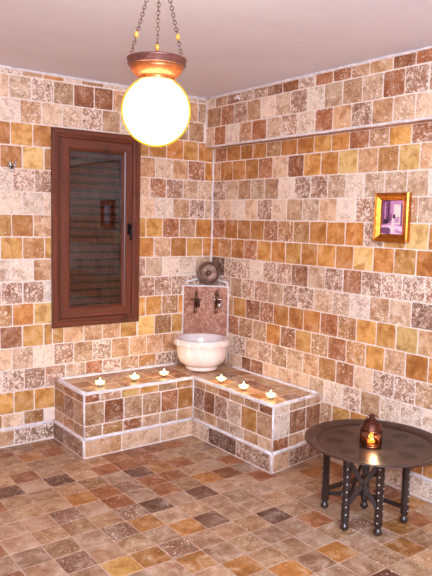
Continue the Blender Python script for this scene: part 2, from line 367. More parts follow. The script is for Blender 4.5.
def course(mb, O, A, Nn, k, ktop, kbot, rows, umax, hole=None, m=0):
    """one course of tiles; u measured from the corner in tile widths"""
    if k in rows:
        codes, us = rows[k]; codes = [KINDS_OF_STONE[c] if c >= 0 else '.' for c in codes]; us = list(us)
        while us[-1] < umax: us.append(us[-1] + 1)
    else:
        s = random.choice((.5, 1.0)); us = [0] + [s + i for i in range(int(umax) + 1)]; codes = '.' * (len(us) - 1)
    for i in range(len(us) - 1):
        c = codes[i] if i < len(codes) else '.'
        if c == '.': c = random.choice(rowcode(k))
        a, b = us[i], min(us[i + 1], umax)
        if b - a < .1: continue
        segs = [(a, b, kbot, ktop)]
        if hole:
            h0, h1, hb, ht = hole
            if ktop > hb + .02 and kbot < ht - .02:
                segs = []
                lo, hi = (kbot, ktop)
                if a < h0 - .06: segs.append((a, min(b, h0), lo, hi))
                if b > h1 + .06: segs.append((max(a, h1), b, lo, hi))
                ia, ib = max(a, h0), min(b, h1)
                if ib - ia > .06:
                    if hi > ht + .06: segs.append((ia, ib, ht, hi))
                    if lo < hb - .06: segs.append((ia, ib, lo, hb))
        for (p, q, lo, hi) in segs:
            if q - p > .08: tile(mb, O, A, Vector((0, 0, 1)), Nn, p * U, q * U, Z(lo), Z(hi), c, m)

CEIL = 2.30
X, Y = Vector((1, 0, 0)), Vector((0, 1, 0)); ZV = Vector((0, 0, 1))
RW_, RL = 30, 36          # room: 30 courses along X, 36 along Y

# ---- wall_left (plane Y=0) with the window opening
WX0, WX1, WZ0, WZ1 = 4.56, 9.14, -9.22, -.06       # casing outline in courses (u from corner)
HX0, HX1, HZ0, HZ1 = WX0 + .25, WX1 - .25, WZ0 + .25, WZ1 - .25
mb = MB()
T = .16
def wallbox(u0, u1, k0, k1): mb.box((-u1 * U, 0, Z(k0)), (-u0 * U, T, Z(k1)), 1)
wallbox(-T / U, HX0, -FLOOR_K, CEIL); wallbox(HX1, RW_ + T / U, -FLOOR_K, CEIL); wallbox(HX0, HX1, -FLOOR_K, HZ0); wallbox(HX0, HX1, HZ1, CEIL)
for k in range(-3, 14):
    top = -k; bot = -(k + 1)
    if k == -3: top = 2.21; bot = 2
    if k == 13: bot = -13.62
    course(mb, Vector((0, 0, 0)), -X, -Y, k, top, bot, LROWS, RW_, (WX0 + .05, WX1 - .05, WZ0 + .05, WZ1 - .05))
wall_left = struct(mb.build('wall_left', [WALLSTONE, GROUT]), 'left wall of gold and pale tumbled travertine tile courses', 'wall')
# ---- wall_right (plane X=0)
mb = MB(); mb.box((0, -RL * U - T, 0), (T, 0, Z(CEIL)), 1)
for k in range(0, 14):
    top = -k if k else -.27; bot = -(k + 1) if k < 13 else -13.62
    course(mb, Vector((0, 0, 0)), -Y, -X, k, top, bot, RROWS, RL)
wall_right = struct(mb.build('wall_right', [WALLSTONE, GROUT]), 'right wall of gold and pale tumbled travertine tile courses', 'wall')
# ---- trim_1: tiled beam along the top of the right wall
BD = .55
mb = MB(); mb.box((-BD * U, -RL * U, Z(-.27)), (0, 0, Z(CEIL)), 1)
O = Vector((-BD * U, 0, 0))
for k, top, bot in ((-1, .74, -.20), (-2, 1.73, .74), (-3, 2.22, 1.73)): course(mb, O, -Y, -X, k, top, bot, BROWS, RL)
for i in range(36): tile(mb, Vector((0, 0, Z(-.27))), -Y, -X, -ZV, i * U, (i + 1) * U, .012, BD * U - .012, random.choice('rdnrb'))
# plaster lump left on the beam and the rough lip of mortar under it
for (yy, kk, rr) in ((-2.62, 2.02, .018), (-2.45, 1.98, .013), (-2.75, 1.93, .012)): mb.ball(V(-BD, yy, kk), rr, 12, 8, 2, sq=(.45, 1, .9))
pts = [V(-BD, -i * .5, -.235 + random.uniform(-.02, .02)) for i in range(72)]
mb.tube(pts, [random.uniform(.006, .010) for _ in pts], 6, 2)
trim = struct(mb.build('trim_1', [WALLSTONE, GROUT, WHITEGROUT]), 'projecting tiled beam along the top of the right wall', 'beam')
# ---- mortar joint at the ceiling line and in the corner
mb = MB()
pts = [V(-i * .45, -.03, 2.245 + random.uniform(-.02, .02)) for i in range(1, 66)]; mb.tube(pts, [random.uniform(.007, .012) for _ in pts], 6)
pts = [V(-BD - .02, -.1 - i * .45, 2.25 + random.uniform(-.02, .02)) for i in range(78)]; mb.tube(pts, [random.uniform(.007, .012) for _ in pts], 6)
struct(mb.build('trim_2', WHITEGROUT), 'rough white mortar line where tiles meet the ceiling', 'mortar joint')
mb = MB()
pts = [V(-.03, -.03, -.3 - i * .4 ) + Vector((random.uniform(-.003, .003), random.uniform(-.003, .003), 0)) for i in range(17)]; mb.tube(pts, [random.uniform(.006, .011) for _ in pts], 6)
pts = [V(-BD, -.02, 2.2 - i * .35) for i in range(8)]; mb.tube(pts, [random.uniform(.005, .010) for _ in pts], 6)
struct(mb.build('trim_3', WHITEGROUT), 'white mortar seam down the corner between the two tiled walls', 'mortar joint')
# ---- unseen side of the room, reflected in the glass and closing the light in
mb = MB(); mb.box((-RW_ * U, -RL * U - T, 0), (0, -RL * U, Z(CEIL)), 1)
for k in range(-2, 14): course(mb, Vector((-RW_ * U, -RL * U, 0)), X, Y, k, -k, -(k + 1), {}, RW_)
struct(mb.build('wall_rear', [WALLSTONE, GROUT]), 'tiled wall behind the viewer facing the window', 'wall')
mb = MB(); mb.box((-RW_ * U - T, -RL * U, 0), (-RW_ * U, 0, Z(CEIL)), 1)
for k in range(-2, 14): course(mb, Vector((-RW_ * U, -RL * U, 0)), Y, X, k, -k, -(k + 1), {}, RL)
struct(mb.build('wall_side', [WALLSTONE, GROUT]), 'tiled wall opposite the right wall, outside the view', 'wall')
# ---- floor
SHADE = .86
KNOWN = {(i, j): {'r': 'q', 'd': 'k'}.get(KINDS_OF_STONE[c], KINDS_OF_STONE[c]) for i, j, c in FLOORC}
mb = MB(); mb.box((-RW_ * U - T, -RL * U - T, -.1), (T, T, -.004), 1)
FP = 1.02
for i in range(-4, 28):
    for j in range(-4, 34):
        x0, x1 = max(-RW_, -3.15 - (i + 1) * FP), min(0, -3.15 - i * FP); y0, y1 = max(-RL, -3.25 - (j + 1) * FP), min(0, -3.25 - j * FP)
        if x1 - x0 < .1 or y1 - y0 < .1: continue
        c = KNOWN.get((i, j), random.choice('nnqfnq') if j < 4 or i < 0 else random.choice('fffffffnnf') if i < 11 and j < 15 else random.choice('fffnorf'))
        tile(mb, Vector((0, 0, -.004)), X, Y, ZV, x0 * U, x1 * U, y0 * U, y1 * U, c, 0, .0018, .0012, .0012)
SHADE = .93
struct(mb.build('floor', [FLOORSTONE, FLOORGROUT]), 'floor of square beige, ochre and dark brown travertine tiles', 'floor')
mb = MB(); mb.box((-RW_ * U - T, -RL * U - T, Z(CEIL)), (T, T, Z(CEIL) + .12))
struct(mb.build('ceiling', PLASTER), 'plain pale plastered ceiling', 'ceiling')
# ---- baseboards
def skirting(name, O, A, Nn, u0, u1, edges, codes, label):
    mb = MB(); t = .012
    p = [O + A * u0 * U, O + A * u1 * U]; h = .85 * U
    mb.prism([p[0], p[1], p[1] + Nn * t, p[0] + Nn * t], [q + ZV * (h - .006) for q in (p[0], p[1], p[1] + Nn * t, p[0] + Nn * t)], 1)
    e = [u0] + edges
    while e[-1] < u1: e.append(e[-1] + 1.95)
    for i in range(len(e) - 1): tile(mb, O + Nn * t, A, ZV, Nn, e[i] * U, min(e[i + 1], u1) * U, .008, h - .012, codes[i] if i < len(codes) else random.choice('nbwp'))
    n = max(8, int((u1 - u0) / .5)); pts = [O + A * (u0 + (u1 - u0) * i / n) * U + Nn * (t * .6) + ZV * (h - .004 + random.uniform(-.002, .002)) for i in range(n + 1)]
    mb.tube(pts, [random.uniform(.008, .011) for _ in pts], 6, 2)
    return struct(mb.build(name, [WALLSTONE, GROUT, WHITEGROUT]), label, 'baseboard')
skirting('baseboard_left', Vector((0, 0, 0)), -X, -Y, 9.05, RW_, [10.95], 'bn', 'tiled baseboard along the left wall beyond the bench')
skirting('baseboard_right', Vector((0, 0, 0)), -Y, -X, 8.75, RL, [10.4], 'wwwwww', 'tiled baseboard along the right wall behind the table')

# ------------------------------------------------------------------ corner bench
BT = 2.85 * U
bench = thing('tiled_bench', 'L-shaped built-in bench of travertine tiles with white grout edges, filling the corner', 'bench', Vector((-1.6 * U, -1.6 * U, 0)))
E0 = Vector((-3.25 * U, -9.0 * U, 0)); E1 = Vector((-.006, -8.55 * U, 0))      # right arm end, slightly out of square
WG = -.006
foot = [Vector((-9.0 * U, WG, 0)), Vector((-9.0 * U, -3.25 * U, 0)), Vector((-3.25 * U, -3.2 * U, 0)), E0, E1, Vector((WG, WG, 0))]
mb = MB(); mb.prism(foot, [p + ZV * (BT - .004) for p in foot], 1)
def face_run(P0, P1, strip, row, half, mat=0):
    d = (P1 - P0); L = d.length; A = d.normalized(); Nn = Vector((A.y, -A.x, 0))
    if Nn.dot(Vector((-1, -1, 0))) < 0: Nn = -Nn
    for (codes, edges), z0, z1 in ((strip, BT - .42 * U, BT - .05 * U), (row, BT - 1.44 * U, BT - .42 * U), (half, BT - 2.0 * U + .004, BT - 1.44 * U)):
        e = [0] + [x * U for x in edges] + [L]
        for i in range(len(e) - 1): tile(mb, P0, A, ZV, Nn, e[i], e[i + 1], z0, z1, codes[i % len(codes)])
face_run(foot[0], foot[1], ('nrr', [1.0, 2.1]), ('hbn', [1.1, 2.15]), ('nhn', [1.0, 2.1]))
face_run(foot[1], foot[2], ('rnygnh', [.75, 1.8, 2.75, 3.75, 4.75]), ('nrnnro', [.95, 1.93, 2.9, 3.9, 4.85]), ('nhrpnn', [.87, 1.9, 2.9, 3.85, 4.8]))
face_run(foot[2], foot[3], ('nnrnnr', [1.0, 2, 2.9, 3.9, 4.9]), ('brbwgn', [.9, 1.75, 2.7, 3.7, 4.75]), ('pnpwnp', [.95, 1.9, 2.9, 3.9, 4.9]))
face_run(foot[3], foot[4], ('wnn', [1.05, 2.2]), ('wrr', [1.08, 2.2]), ('rnn', [1.05, 2.1]))
mb.build('bench_body', [BENCHSTONE, GROUT], bench)
# seat of square tiles inside a thick pale lip
mb = MB(); O = Vector((0, 0, BT - .004)); top = 'nrnrohndnrnrbn'
for ix in range(9):
    x1 = -ix * .965 - .12; x0 = x1 - .965
    for iy in range(3): tile(mb, O, X, Y, ZV, x0 * U, x1 * U, (-.12 - (iy + 1) * .98) * U, (-.12 - iy * .98) * U, random.choice(top), 0, .0024, .0016)
for iy in range(6):
    for ix in range(3):
        y1 = -3.06 - iy * .955; y0 = y1 - .955
        if iy == 5: y0 += .22 - .06 * ix if False else 0
        x1 = -ix * .98 - .12; x0 = x1 - .98
        y0 = max(y0, -8.5 + (x0 * .135)); tile(mb, O, X, Y, ZV, x0 * U, x1 * U, y0 * U, y1 * U, random.choice(top) if not (iy == 5 and ix == 1) else 'd', 0, .0024, .0016)
mb.build('seat', [BENCHSTONE, GROUT], bench)
mb = MB()
def lip(a, b, r0, r1, dz=0, n=None):
    n = n or max(6, int((b - a).length / .05)); pts = [a.lerp(b, i / n) + ZV * (BT - .006 + dz + random.uniform(-.003, .002)) for i in range(n + 1)]
    mb.tube(pts, [random.uniform(r0, r1) for _ in pts], 8)
ins = .014
lip(foot[0] + Vector((ins, -.02, 0)), foot[1] + Vector((ins, ins, 0)), .016, .021); lip(foot[1] + Vector((ins, ins, 0)), foot[2] + Vector((ins, ins, 0)), .013, .018)
lip(foot[2] + Vector((ins, ins, 0)), E0 + Vector((ins, ins, 0)), .012, .017); lip(E0 + Vector((ins, ins, 0)), E1 + Vector((-.014, ins, 0)), .011, .015)
lip(Vector((-8.85 * U, -.028, 0)), Vector((-.34, -.028, 0)), .016, .021, .0); lip(Vector((-.025, -.32, 0)), Vector((-.025, -8.4 * U, 0)), .013, .018, .0)
mb.build('grout_lip', WHITEGROUT, bench)
# plinth of long tiles round the foot
mb = MB(); h = .85 * U; t = .011
segs = [(foot[0], foot[1], [1.2], 'db'), (foot[1], foot[2], [1.8, 3.85], 'npp'), (foot[2], E0, [1.4, 3.5], 'wdb'), (E0, E1, [1.05], 'pb')]
for P0, P1, ed, codes in segs:
    A = (P1 - P0).normalized(); L = (P1 - P0).length; Nn = Vector((A.y, -A.x, 0))
    if Nn.dot(Vector((-1, -1, 0))) < 0: Nn = -Nn
    ex = t if P0 is not foot[2] and P1 is not foot[2] else 0
    a = P0 - A * (t if P0 in (foot[1], E0) else 0); b = P1 + A * (t if P1 in (foot[1], E0) else 0)
    mb.prism([a, b, b + Nn * t, a + Nn * t], [q + ZV * (h - .004) for q in (a, b, b + Nn * t, a + Nn * t)], 1)
    e = [0] + [x * U for x in ed] + [L]
    for i in range(len(e) - 1): tile(mb, P0 + Nn * t, A, ZV, Nn, e[i], e[i + 1], .006, h - .01, codes[i])
    n = 14; pts = [P0.lerp(P1, i / n) + Nn * (t * .55) + ZV * (h - .002 + random.uniform(-.002, .002)) for i in range(n + 1)]
    mb.tube(pts, [random.uniform(.010, .0135) for _ in pts], 6, 2)
for c in (foot[1], foot[2], E0):                                    # pale corner joints
    s = -1 if c is not foot[2] else -1
    q = c + Vector((-.008, -.008, 0)); mb.tube([q + ZV * .004, q + ZV * (h)], .0055, 6, 2); q = c + Vector((-.002, -.002, 0)); mb.tube([q + ZV * h, q + ZV * (BT - .01)], [.0055, .008], 6, 2)
mb.build('plinth', [BENCHSTONE, GROUT, WHITEGROUT], bench)

# ------------------------------------------------------------------ marble tap panel across the corner
PA, PB = Vector((-1.9 * U, 0, 0)), Vector((0, -1.69 * U, 0)); PT = Z(-7.53); PBZ = BT + .0025
A = (PB - PA).normalized(); Nn = Vector((A.y, -A.x, 0))
if Nn.x > 0: Nn = -Nn
PL = (PB - PA).length
panel = thing('tap_panel', 'reddish marble slab with pale edges set across the corner behind the basin', 'marble panel', PA.lerp(PB, .5) + ZV * PBZ)
mb = MB(); i0, i1 = PA + A * .012, PB - A * .012
mb.prism([i0, i1, i1 - Nn * .012, i0 - Nn * .012], [p for p in (i0 + ZV * 0, i1, i1 - Nn * .012, i0 - Nn * .012)], 0) if False else None
mb.prism([q + ZV * PBZ for q in (i0, i1, i1 - Nn * .012, i0 - Nn * .012)], [q + ZV * PT for q in (i0, i1, i1 - Nn * .012, i0 - Nn * .012)])
mb.build('marble_slab', MARBLE, panel)
mb = MB()
q = [PA + A * .014 - Nn * .013, PB - A * .014 - Nn * .013, Vector((-.012, -.012, 0))]
q = [PA + A * .02 - Nn * .0125, PB - A * .02 - Nn * .0125, Vector((-.012, -.06, 0)), Vector((-.012, -.012, 0)), Vector((-.06, -.012, 0))]
mb.prism([p + ZV * PBZ for p in q], [p + ZV * (PT - .002) for p in q])
e = .0075; w = Nn * .001
l0, l1 = PA + A * .011 - Nn * .004, PB - A * .011 - Nn * .004
pts = [l0 + ZV * (PBZ + .01), l0 + ZV * (PT - .03), l0 + ZV * PT]; mb.tube(pts, e, 6); pts = [l1 + ZV * (PBZ + .01), l1 + ZV * (PT - .03), l1 + ZV * PT]; mb.tube(pts, e, 6)
pts = [l0.lerp(l1, i / 9) + ZV * (PT + random.uniform(-.001, .002)) for i in range(10)]; mb.tube(pts, e, 6)
c = [PA + A * .03 + ZV * (PT + .03), Vector((-.17, -.02, PT + .045)), Vector((-.05, -.02, PT + .05)), Vector((-.02, -.05, PT + .05)), Vector((-.02, -.15, PT + .04)), PB - A * .02 + ZV * (PT + .03), PB - A * .012 + ZV * (PT - .04)]
mb.tube(c, [.006, .009, .008, .008, .010, .011, .007], 6)
mb.build('ledge', WHITEGROUT, panel)

# ------------------------------------------------------------------ taps
def make_tap(t, k, label, turn, big):
    base = PA.lerp(PB, t) + Nn * .0005 + ZV * Z(k)
    o = thing('brass_tap', label, 'tap', base, 'brass taps above the basin'); o.scale = (1.25, 1.25, 1.25)
    f = lambda a, n, z: base + A * a + Nn * n + ZV * z
    R = Matrix((A, Vector((0, 0, 1)), Nn)).transposed()             # local z -> out of the panel
    mb = MB(); mb.lathe([(.0, 0), (.019, 0), (.020, .003), (.014, .007), (.010, .010), (.009, .045), (.012, .05), (.0, .056)], 16, o=base, M=R)
    mb.build('wall_flange', BRASS, o)
    mb = MB()
    mb.tube([f(0, .035, .012), f(0, .048, .004), f(0, .066, -.004), f(0, .078, -.018), f(0, .080, -.04), f(0, .080, -.052)], [.010, .012, .010, .008, .008, .010], 10)
    mb.build('spout', BRASS, o)
    mb = MB(); s = f(0, .040, 0)
    mb.lathe([(.0085, 0), (.011, .008), (.007, .016), (.0065, .024), (.0115, .032), (.012, .038), (.006, .046), (.005, .054), (.009, .060), (.010, .066), (.0045, .074), (.0015, .09), (0, .092)] if not big else
             [(.0085, 0), (.012, .008), (.007, .016), (.0065, .022), (.014, .030), (.014, .038), (.006, .046), (.012, .054), (.013, .062), (.005, .070), (.009, .076), (.004, .084), (0, .088)], 14, o=s)
    mb.build('stem', BRASS, o)
    mb = MB()
    for s_ in (-1, 1):
        mb.tube([f(0, .045, .026), f(s_ * .012, .047, .028), f(s_ * .023, .048, .027)], [.004, .0045, .006], 8); mb.ball(f(s_ * .026, .048, .027), .0062, 10, 8)
    mb.ball(f(.018 * turn, .070, -.006), .012 if not big else .016, 14, 10, 0)
    mb.build('cross_handle', [CHROME if big else BRASS], o)
make_tap(.322, -8.42, 'ornate brass tap with a slender stem, on the left of the marble panel', 1, False)
make_tap(.75, -8.40, 'ornate brass tap with a lobed stem and bright knob, right one on the marble panel', 1, True)

# ------------------------------------------------------------------ embossed copper bowl leaning in the corner
ctr = V(-.63, -.62, -6.86)
bowl = thing('copper_bowl', 'round embossed copper bathing bowl standing on edge above the marble panel', 'bowl', ctr)
ax = Vector((-.60, -.76, .10)).normalized(); q = ax.to_track_quat('Z', 'Y').to_matrix()
mb = MB(); rr = .090
fl = lambda a, r, z: 1 + (.05 * math.cos(a * 18) if .02 < r < .06 and z > 0 else 0)
mb.lathe([(.0, -.024), (.04, -.022), (.066, -.014), (.082, -.004), (rr, .006), (rr + .001, .010), (rr - .006, .012), (.074, .006), (.070, .003), (.064, .004), (.056, .008), (.046, .004), (.036, .009), (.026, .004), (.020, .006), (.012, .010), (.0, .012)], 72, o=ctr, M=q, mod=fl)
mb.build('bowl_shell', COPPER, bowl)
mb = MB()
for i in range(18):
    a = 2 * math.pi * i / 18; mb.ball(ctr + q @ Vector((.050 * math.cos(a), .050 * math.sin(a), .007)), .0042, 8, 6, sq=(1, 1, 1))
for i in range(9):
    a = 2 * math.pi * i / 9; mb.ball(ctr + q @ Vector((.030 * math.cos(a), .030 * math.sin(a), .007)), .0038, 8, 6)
mb.build('embossed_bosses', simple('bright copper', (190, 130, 92), .25, 1.0), bowl)

# ------------------------------------------------------------------ marble basin
bc = Vector((-1.86 * U, -1.88 * U, BT + .0028))
basin = thing('wash_basin', 'white stone wash basin with square lugs on its rim, standing on the bench corner', 'basin', bc)
mb = MB()
mb.lathe([(.0, 0), (.112, 0), (.122, .005), (.124, .018), (.120, .030), (.142, .038), (.172, .064), (.189, .104), (.194, .150), (.195, .190), (.199, .194), (.202, .199), (.202, .234), (.198, .240), (.176, .242), (.168, .237), (.160, .19), (.140, .11), (.10, .07), (.0, .06)], 64, o=bc)
mb.build('bowl', PORCELAIN, basin)
for s_ in (-1, 1):
    mb = MB(); n_ = 12; a0 = math.atan2(A.y, A.x) + (0 if s_ > 0 else math.pi)
    inn = []; out = []
    for i in range(n_ + 1):
        a = a0 + (i / n_ - .5) * 1.3; inn.append(bc + Vector((math.cos(a) * .19, math.sin(a) * .19, 0))); 
        out.append(bc + Vector((math.cos(a) * .217, math.sin(a) * .217, 0)))
    ring = inn + out[::-1]
    mb.prism([p + ZV * .195 for p in ring], [p + ZV * .239 for p in ring]); mb.build('rim_lug', PORCELAIN, basin, bevel=.004)

# ------------------------------------------------------------------ candles
CW = simple('tealight cup', (225, 200, 160), .25, .7)
spots = [(-7.78, -2.29, 'small lit candle on the left bench arm, nearest the open end'), (-5.95, -2.2, 'small lit candle in the middle of the left bench arm'), (-4.33, -2.23, 'small lit candle on the left bench arm, nearest the basin'),
         (-2.64, -4.6, 'small lit candle on the right bench arm, nearest the basin'), (-2.62, -6.26, 'small lit candle in the middle of the right bench arm'), (-2.53, -8.0, 'small lit candle on the right bench arm, nearest the table')]
proto = []
for n_, (x, y, lab) in enumerate(spots):
    b = Vector((x * U, y * U, BT + .0015))
    if n_ == 0:
        root = thing('tealight_candle', lab, 'candle', b, 'lit candles along the bench')
        mb = MB(); mb.lathe([(0, 0), (.019, 0), (.021, .012), (.0195, .013), (.018, .009), (0, .009)], 20, o=b); cup = mb.build('cup', CW, root)
        mb = MB(); pet = lambda a, r, z: 1 + .22 * math.cos(6 * a) * (1 if r > .012 else 0)
        mb.lathe([(.0, .0095), (.015, .0098), (.026, .020), (.030, .030), (.024, .026), (.012, .017), (.0, .017)], 48, o=b, mod=pet); wax = mb.build('glare_petals', WAXGLOW, root)  # glowing petals imitate the star-shaped glare round the flame
        mb = MB(); mb.lathe([(0, .018), (.006, .024), (.008, .032), (.005, .043), (.0015, .053), (0, .056)], 14, o=b); fl_ = mb.build('flame', FLAME, root)
        proto = [cup, wax, fl_]
    else:
        r2 = root.copy(); COL.objects.link(r2); r2.location = b; tag(r2, lab, 'candle', 'lit candles along the bench'); r2.rotation_euler = (0, 0, n_ * .4)
        for ch in proto: c = ch.copy(); COL.objects.link(c); c.parent = r2
    L = bpy.data.lights.new('candle_light', 'POINT'); L.energy = CANDLE_W = .5; L.color = (1, .62, .25); L.shadow_soft_size = .012
    lo = bpy.data.objects.new('candle_light', L); COL.objects.link(lo); lo.location = b + ZV * .07

# ------------------------------------------------------------------ window_1
win = bpy.data.objects.new('window_1', None); COL.objects.link(win); win.location = Vector((-(WX0 + WX1) / 2 * U, 0, Z(WZ0)))
struct(win, 'tall reddish brown wooden window with a slatted shutter behind its glass', 'window')
def mitred(name, x0, x1, z0, z1, prof, mats, parent):
    """moulded frame: profile of (inset, height out of the wall), four mitred sides"""
    mb = MB(); cs = []
    for (i, h) in prof: cs.append(mb.add([(x0 + i, -h, z0 + i), (x1 - i, -h, z0 + i), (x1 - i, -h, z1 - i), (x0 + i, -h, z1 - i)]))
    for a, b in zip(cs, cs[1:]):
        for j in range(4): k = (j + 1) % 4; mb.face([a + j, a + k, b + k, b + j], j % 2)
    return mb.build(name, mats, parent)
x0, x1, z0, z1 = -WX1 * U, -WX0 * U, Z(WZ0), Z(WZ1)
mitred('casing', x0, x1, z0, z1, [(0, .001), (0, .020), (.008, .027), (.030, .027), (.034, .022), (.040, .022), (.046, .016), (.056, .014), (.060, .006), (.062, .006), (.062, -.06)], [WOOD_H, WOOD_V], win)
si = .0625
sash = mitred('sash', x0 + si, x1 - si, z0 + si, z1 - si, [(0, -.04), (0, .012), (.004, .015), (.058, .015), (.066, .011), (.072, .002), (.078, -.004), (.078, -.03)], [WOOD_H, WOOD_V], win)
gi = si + .074; gx0, gx1, gz0, gz1 = x0 + gi, x1 - gi, z0 + gi, z1 - gi
mb = MB(); mb.quad([(gx0, .008, gz0), (gx1, .008, gz0), (gx1, .008, gz1), (gx0, .008, gz1)]); mb.build('pane', PANE, sash)
mb = MB(); n_ = 20; sh = (gz1 - gz0) / n_
for i in range(n_):
    zc = gz0 + (i + .5) * sh; mb.bar((gx0 - .01, .075, zc), (gx1 + .01, .075, zc), .012, .034, 0, up=(0, .25, .97))
mb.build('shutter_slats', SLATWOOD, win)
mb = MB(); mb.box((x0 + .045, .125, z0 + .045), (x1 - .045, .135, z1 - .045)); mb.build('shutter_back', DARKBOARD, win)
hx, hz = -5.16 * U, Z(-4.55)
mb = MB(); mb.box((hx - .011, -.024, hz - .045), (hx + .011, -.0145, hz + .035)); mb.lathe([(.009, 0), (.009, .022), (0, .024)], 12, o=(hx, -.024, hz + .012), M=Matrix.Rotation(math.pi / 2, 3, 'X'))
mb.tube([(hx, -.042, hz + .014), (hx + .002, -.046, hz - .01), (hx + .002, -.046, hz - .06), (hx, -.044, hz - .085)], [.009, .010, .009, .007], 8)
mb.build('handle', BLACKMETAL, sash)

# ------------------------------------------------------------------ chrome hook on the left wall
hb = V(-11.0, 0, -1.9) + Vector((0, -.0055, 0))
hook = thing('wall_hook', 'small chrome hook on the left wall beside the window', 'hook', hb)
mb = MB(); mb.lathe([(0, 0), (.020, 0), (.020, .004), (.012, .008), (.008, .02), (0, .021)], 18, o=hb, M=Matrix.Rotation(math.pi / 2, 3, 'X')); mb.build('back_plate', CHROME, hook)
mb = MB()
for s_ in (-1, 1): mb.tube([hb + Vector((0, -.012, 0)), hb + Vector((s_ * .010, -.03, -.014)), hb + Vector((s_ * .016, -.042, -.006)), hb + Vector((s_ * .018, -.044, .014))], [.006, .005, .005, .006], 8); mb.ball(hb + Vector((s_ * .018, -.044, .018)), .009, 12, 8)
mb.tube([hb + Vector((0, -.012, 0)), hb + Vector((0, -.022, -.03)), hb + Vector((0, -.036, -.036)), hb + Vector((0, -.042, -.022))], [.006, .005, .005, .007], 8)
mb.build('prongs', CHROME, hook)

# ------------------------------------------------------------------ picture on the right wall
py0, py1, pk0, pk1 = -12.85, -11.22, -4.74, -2.84
pc = V(0, (py0 + py1) / 2, (pk0 + pk1) / 2) + Vector((-.0055, 0, 0))
pic = thing('framed_picture', 'small framed picture in a gilt frame hanging on the right wall', 'picture', pc)
PWd, PHt = (py1 - py0) * U, (pk1 - pk0) * U
def pp(a, b, out): return pc + Vector((-out, -(a - .5) * PWd, (b - .5) * PHt))    # a: left to right as seen, b: upward
mb = MB(); cs = []
for i, h in [(0, 0), (0, .026), (.006, .032), (.012, .028), (.018, .030), (.040, .014), (.044, .016), (.046, .008)]:
    fa, fb = i / PWd, i / PHt; cs.append(mb.add([pp(fa, fb, h), pp(1 - fa, fb, h), pp(1 - fa, 1 - fb, h), pp(fa, 1 - fb, h)]))
for a, b in zip(cs, cs[1:]):
    for j in range(4): k = (j + 1) % 4; mb.face([a + j, a + k, b + k, b + j], 0)
mb.build('gilt_frame', GILT, pic)
art = [simple('print lilac', (206, 142, 176), .4, c2=(184, 118, 156), scale=60), simple('print plum', (96, 50, 84), .4, c2=(132, 76, 116), scale=50), simple('print cream', (238, 214, 196), .4, c2=(220, 190, 190), scale=60),
       simple('print dark', (52, 28, 52), .4), simple('print pink', (222, 178, 206), .4, c2=(236, 204, 222), scale=50), simple('print rose', (200, 150, 170), .4, c2=(180, 120, 160), scale=70)]
mb = MB(); f0, f1, g0, g1 = .17, .83, .155, .845
def q2(a, b, h): return pp(f0 + a * (f1 - f0), g0 + b * (g1 - g0), .009 + h)
def poly(pts, m, h): mb.quad([q2(a, b, h) for a, b in pts], m)
poly([(0, 0), (1, 0), (1, 1), (0, 1)], 0, 0)
poly([(.0, .28), (.40, .34), (.40, 1), (0, 1)], 1, .0003); poly([(.14, .4), (.2, .4), (.2, .95), (.14, .95)], 5, .0005); poly([(.30, .38), (.34, .38), (.34, .95), (.30, .95)], 3, .0005)
poly([(.55, .30), (.86, .30), (.86, .88), (.55, .88)], 2, .0003); poly([(.60, .34), (.82, .34), (.82, .52), (.60, .52)], 5, .0005); poly([(.86, .25), (.92, .25), (.92, .9), (.86, .9)], 1, .0004)
poly([(0, 0), (1, 0), (1, .22), (.6, .27), (0, .24)], 4, .0006); poly([(.0, .03), (.42, .0), (.45, .13), (.35, .2), (.02, .2)], 1, .0008); poly([(.6, .06), (1, .0), (1, .06), (.66, .17)], 5, .0008)
poly([(.46, .08), (.62, .10), (.60, .34), (.58, .48), (.50, .48), (.47, .30)], 2, .0010); poly([(.53, .47), (.62, .47), (.64, .54), (.60, .60), (.54, .58)], 3, .0012)
poly([(.08, .32), (.28, .30), (.34, .38), (.26, .46), (.12, .44)], 3, .0008); poly([(.40, .40), (.47, .40), (.47, .62), (.42, .60)], 1, .0008)
mb.build('picture_print', art, pic)

# ------------------------------------------------------------------ pendant lamp
lc = V(-12.45, -14.6, -1.475); apex = V(-12.3, -14.45, 2.26)
lamp = thing('pendant_lamp', 'round glowing globe lamp under a copper bowl, hung on three chains from the ceiling', 'lamp', lc)
GR = .1265
mb = MB(); mb.ball(lc, GR, 48, 32); mb.build('glass_globe', clear_glass('yellow glass', (255, 244, 214), .6, .1, 1.3, ((255, 186, 24), 1.25, .72)), lamp)
mb = MB(); mb.ball(lc, GR * .935, 48, 32); mb.build('lit_core', emit('lamp glow', (255, 232, 196), 60.0), lamp)
mb = MB()
mb.lathe([(.050, .108), (.063, .104), (.066, .110), (.062, .117), (.074, .124), (.090, .140), (.099, .156)], 72, 0, o=lc, mod=lambda a, r, z: 1 + (.012 * math.cos(a * 24) if .12 < z < .152 else 0))
mb.lathe([(.0992, .156), (.1035, .160), (.1045, .176), (.107, .178), (.108, .183), (.104, .185), (.098, .182), (.092, .158), (.07, .130), (.050, .120)], 96, 1, o=lc, mod=lambda a, r, z: 1 + (.008 * math.cos(a * 48) if .158 < z < .177 else 0))
mb.build('copper_cap', [simple('lamp copper', (176, 98, 46), .38, .6, c2=(140, 74, 36), scale=40, bump=.2), simple('lamp copper rim', (128, 84, 74), .4, .7, c2=(96, 60, 56), scale=60, bump=.2)], lamp)  # globe's orange glow is put into the lower bowl's colour, rim left browner
AMBER = simple('amber bead', (240, 160, 40), .2, 0, coat=.5)
CHAIN = simple('chain brass', (138, 100, 84), .35, .8)
view = Vector((.594, .797, 0)); right = Vector((.803, -.595, 0))
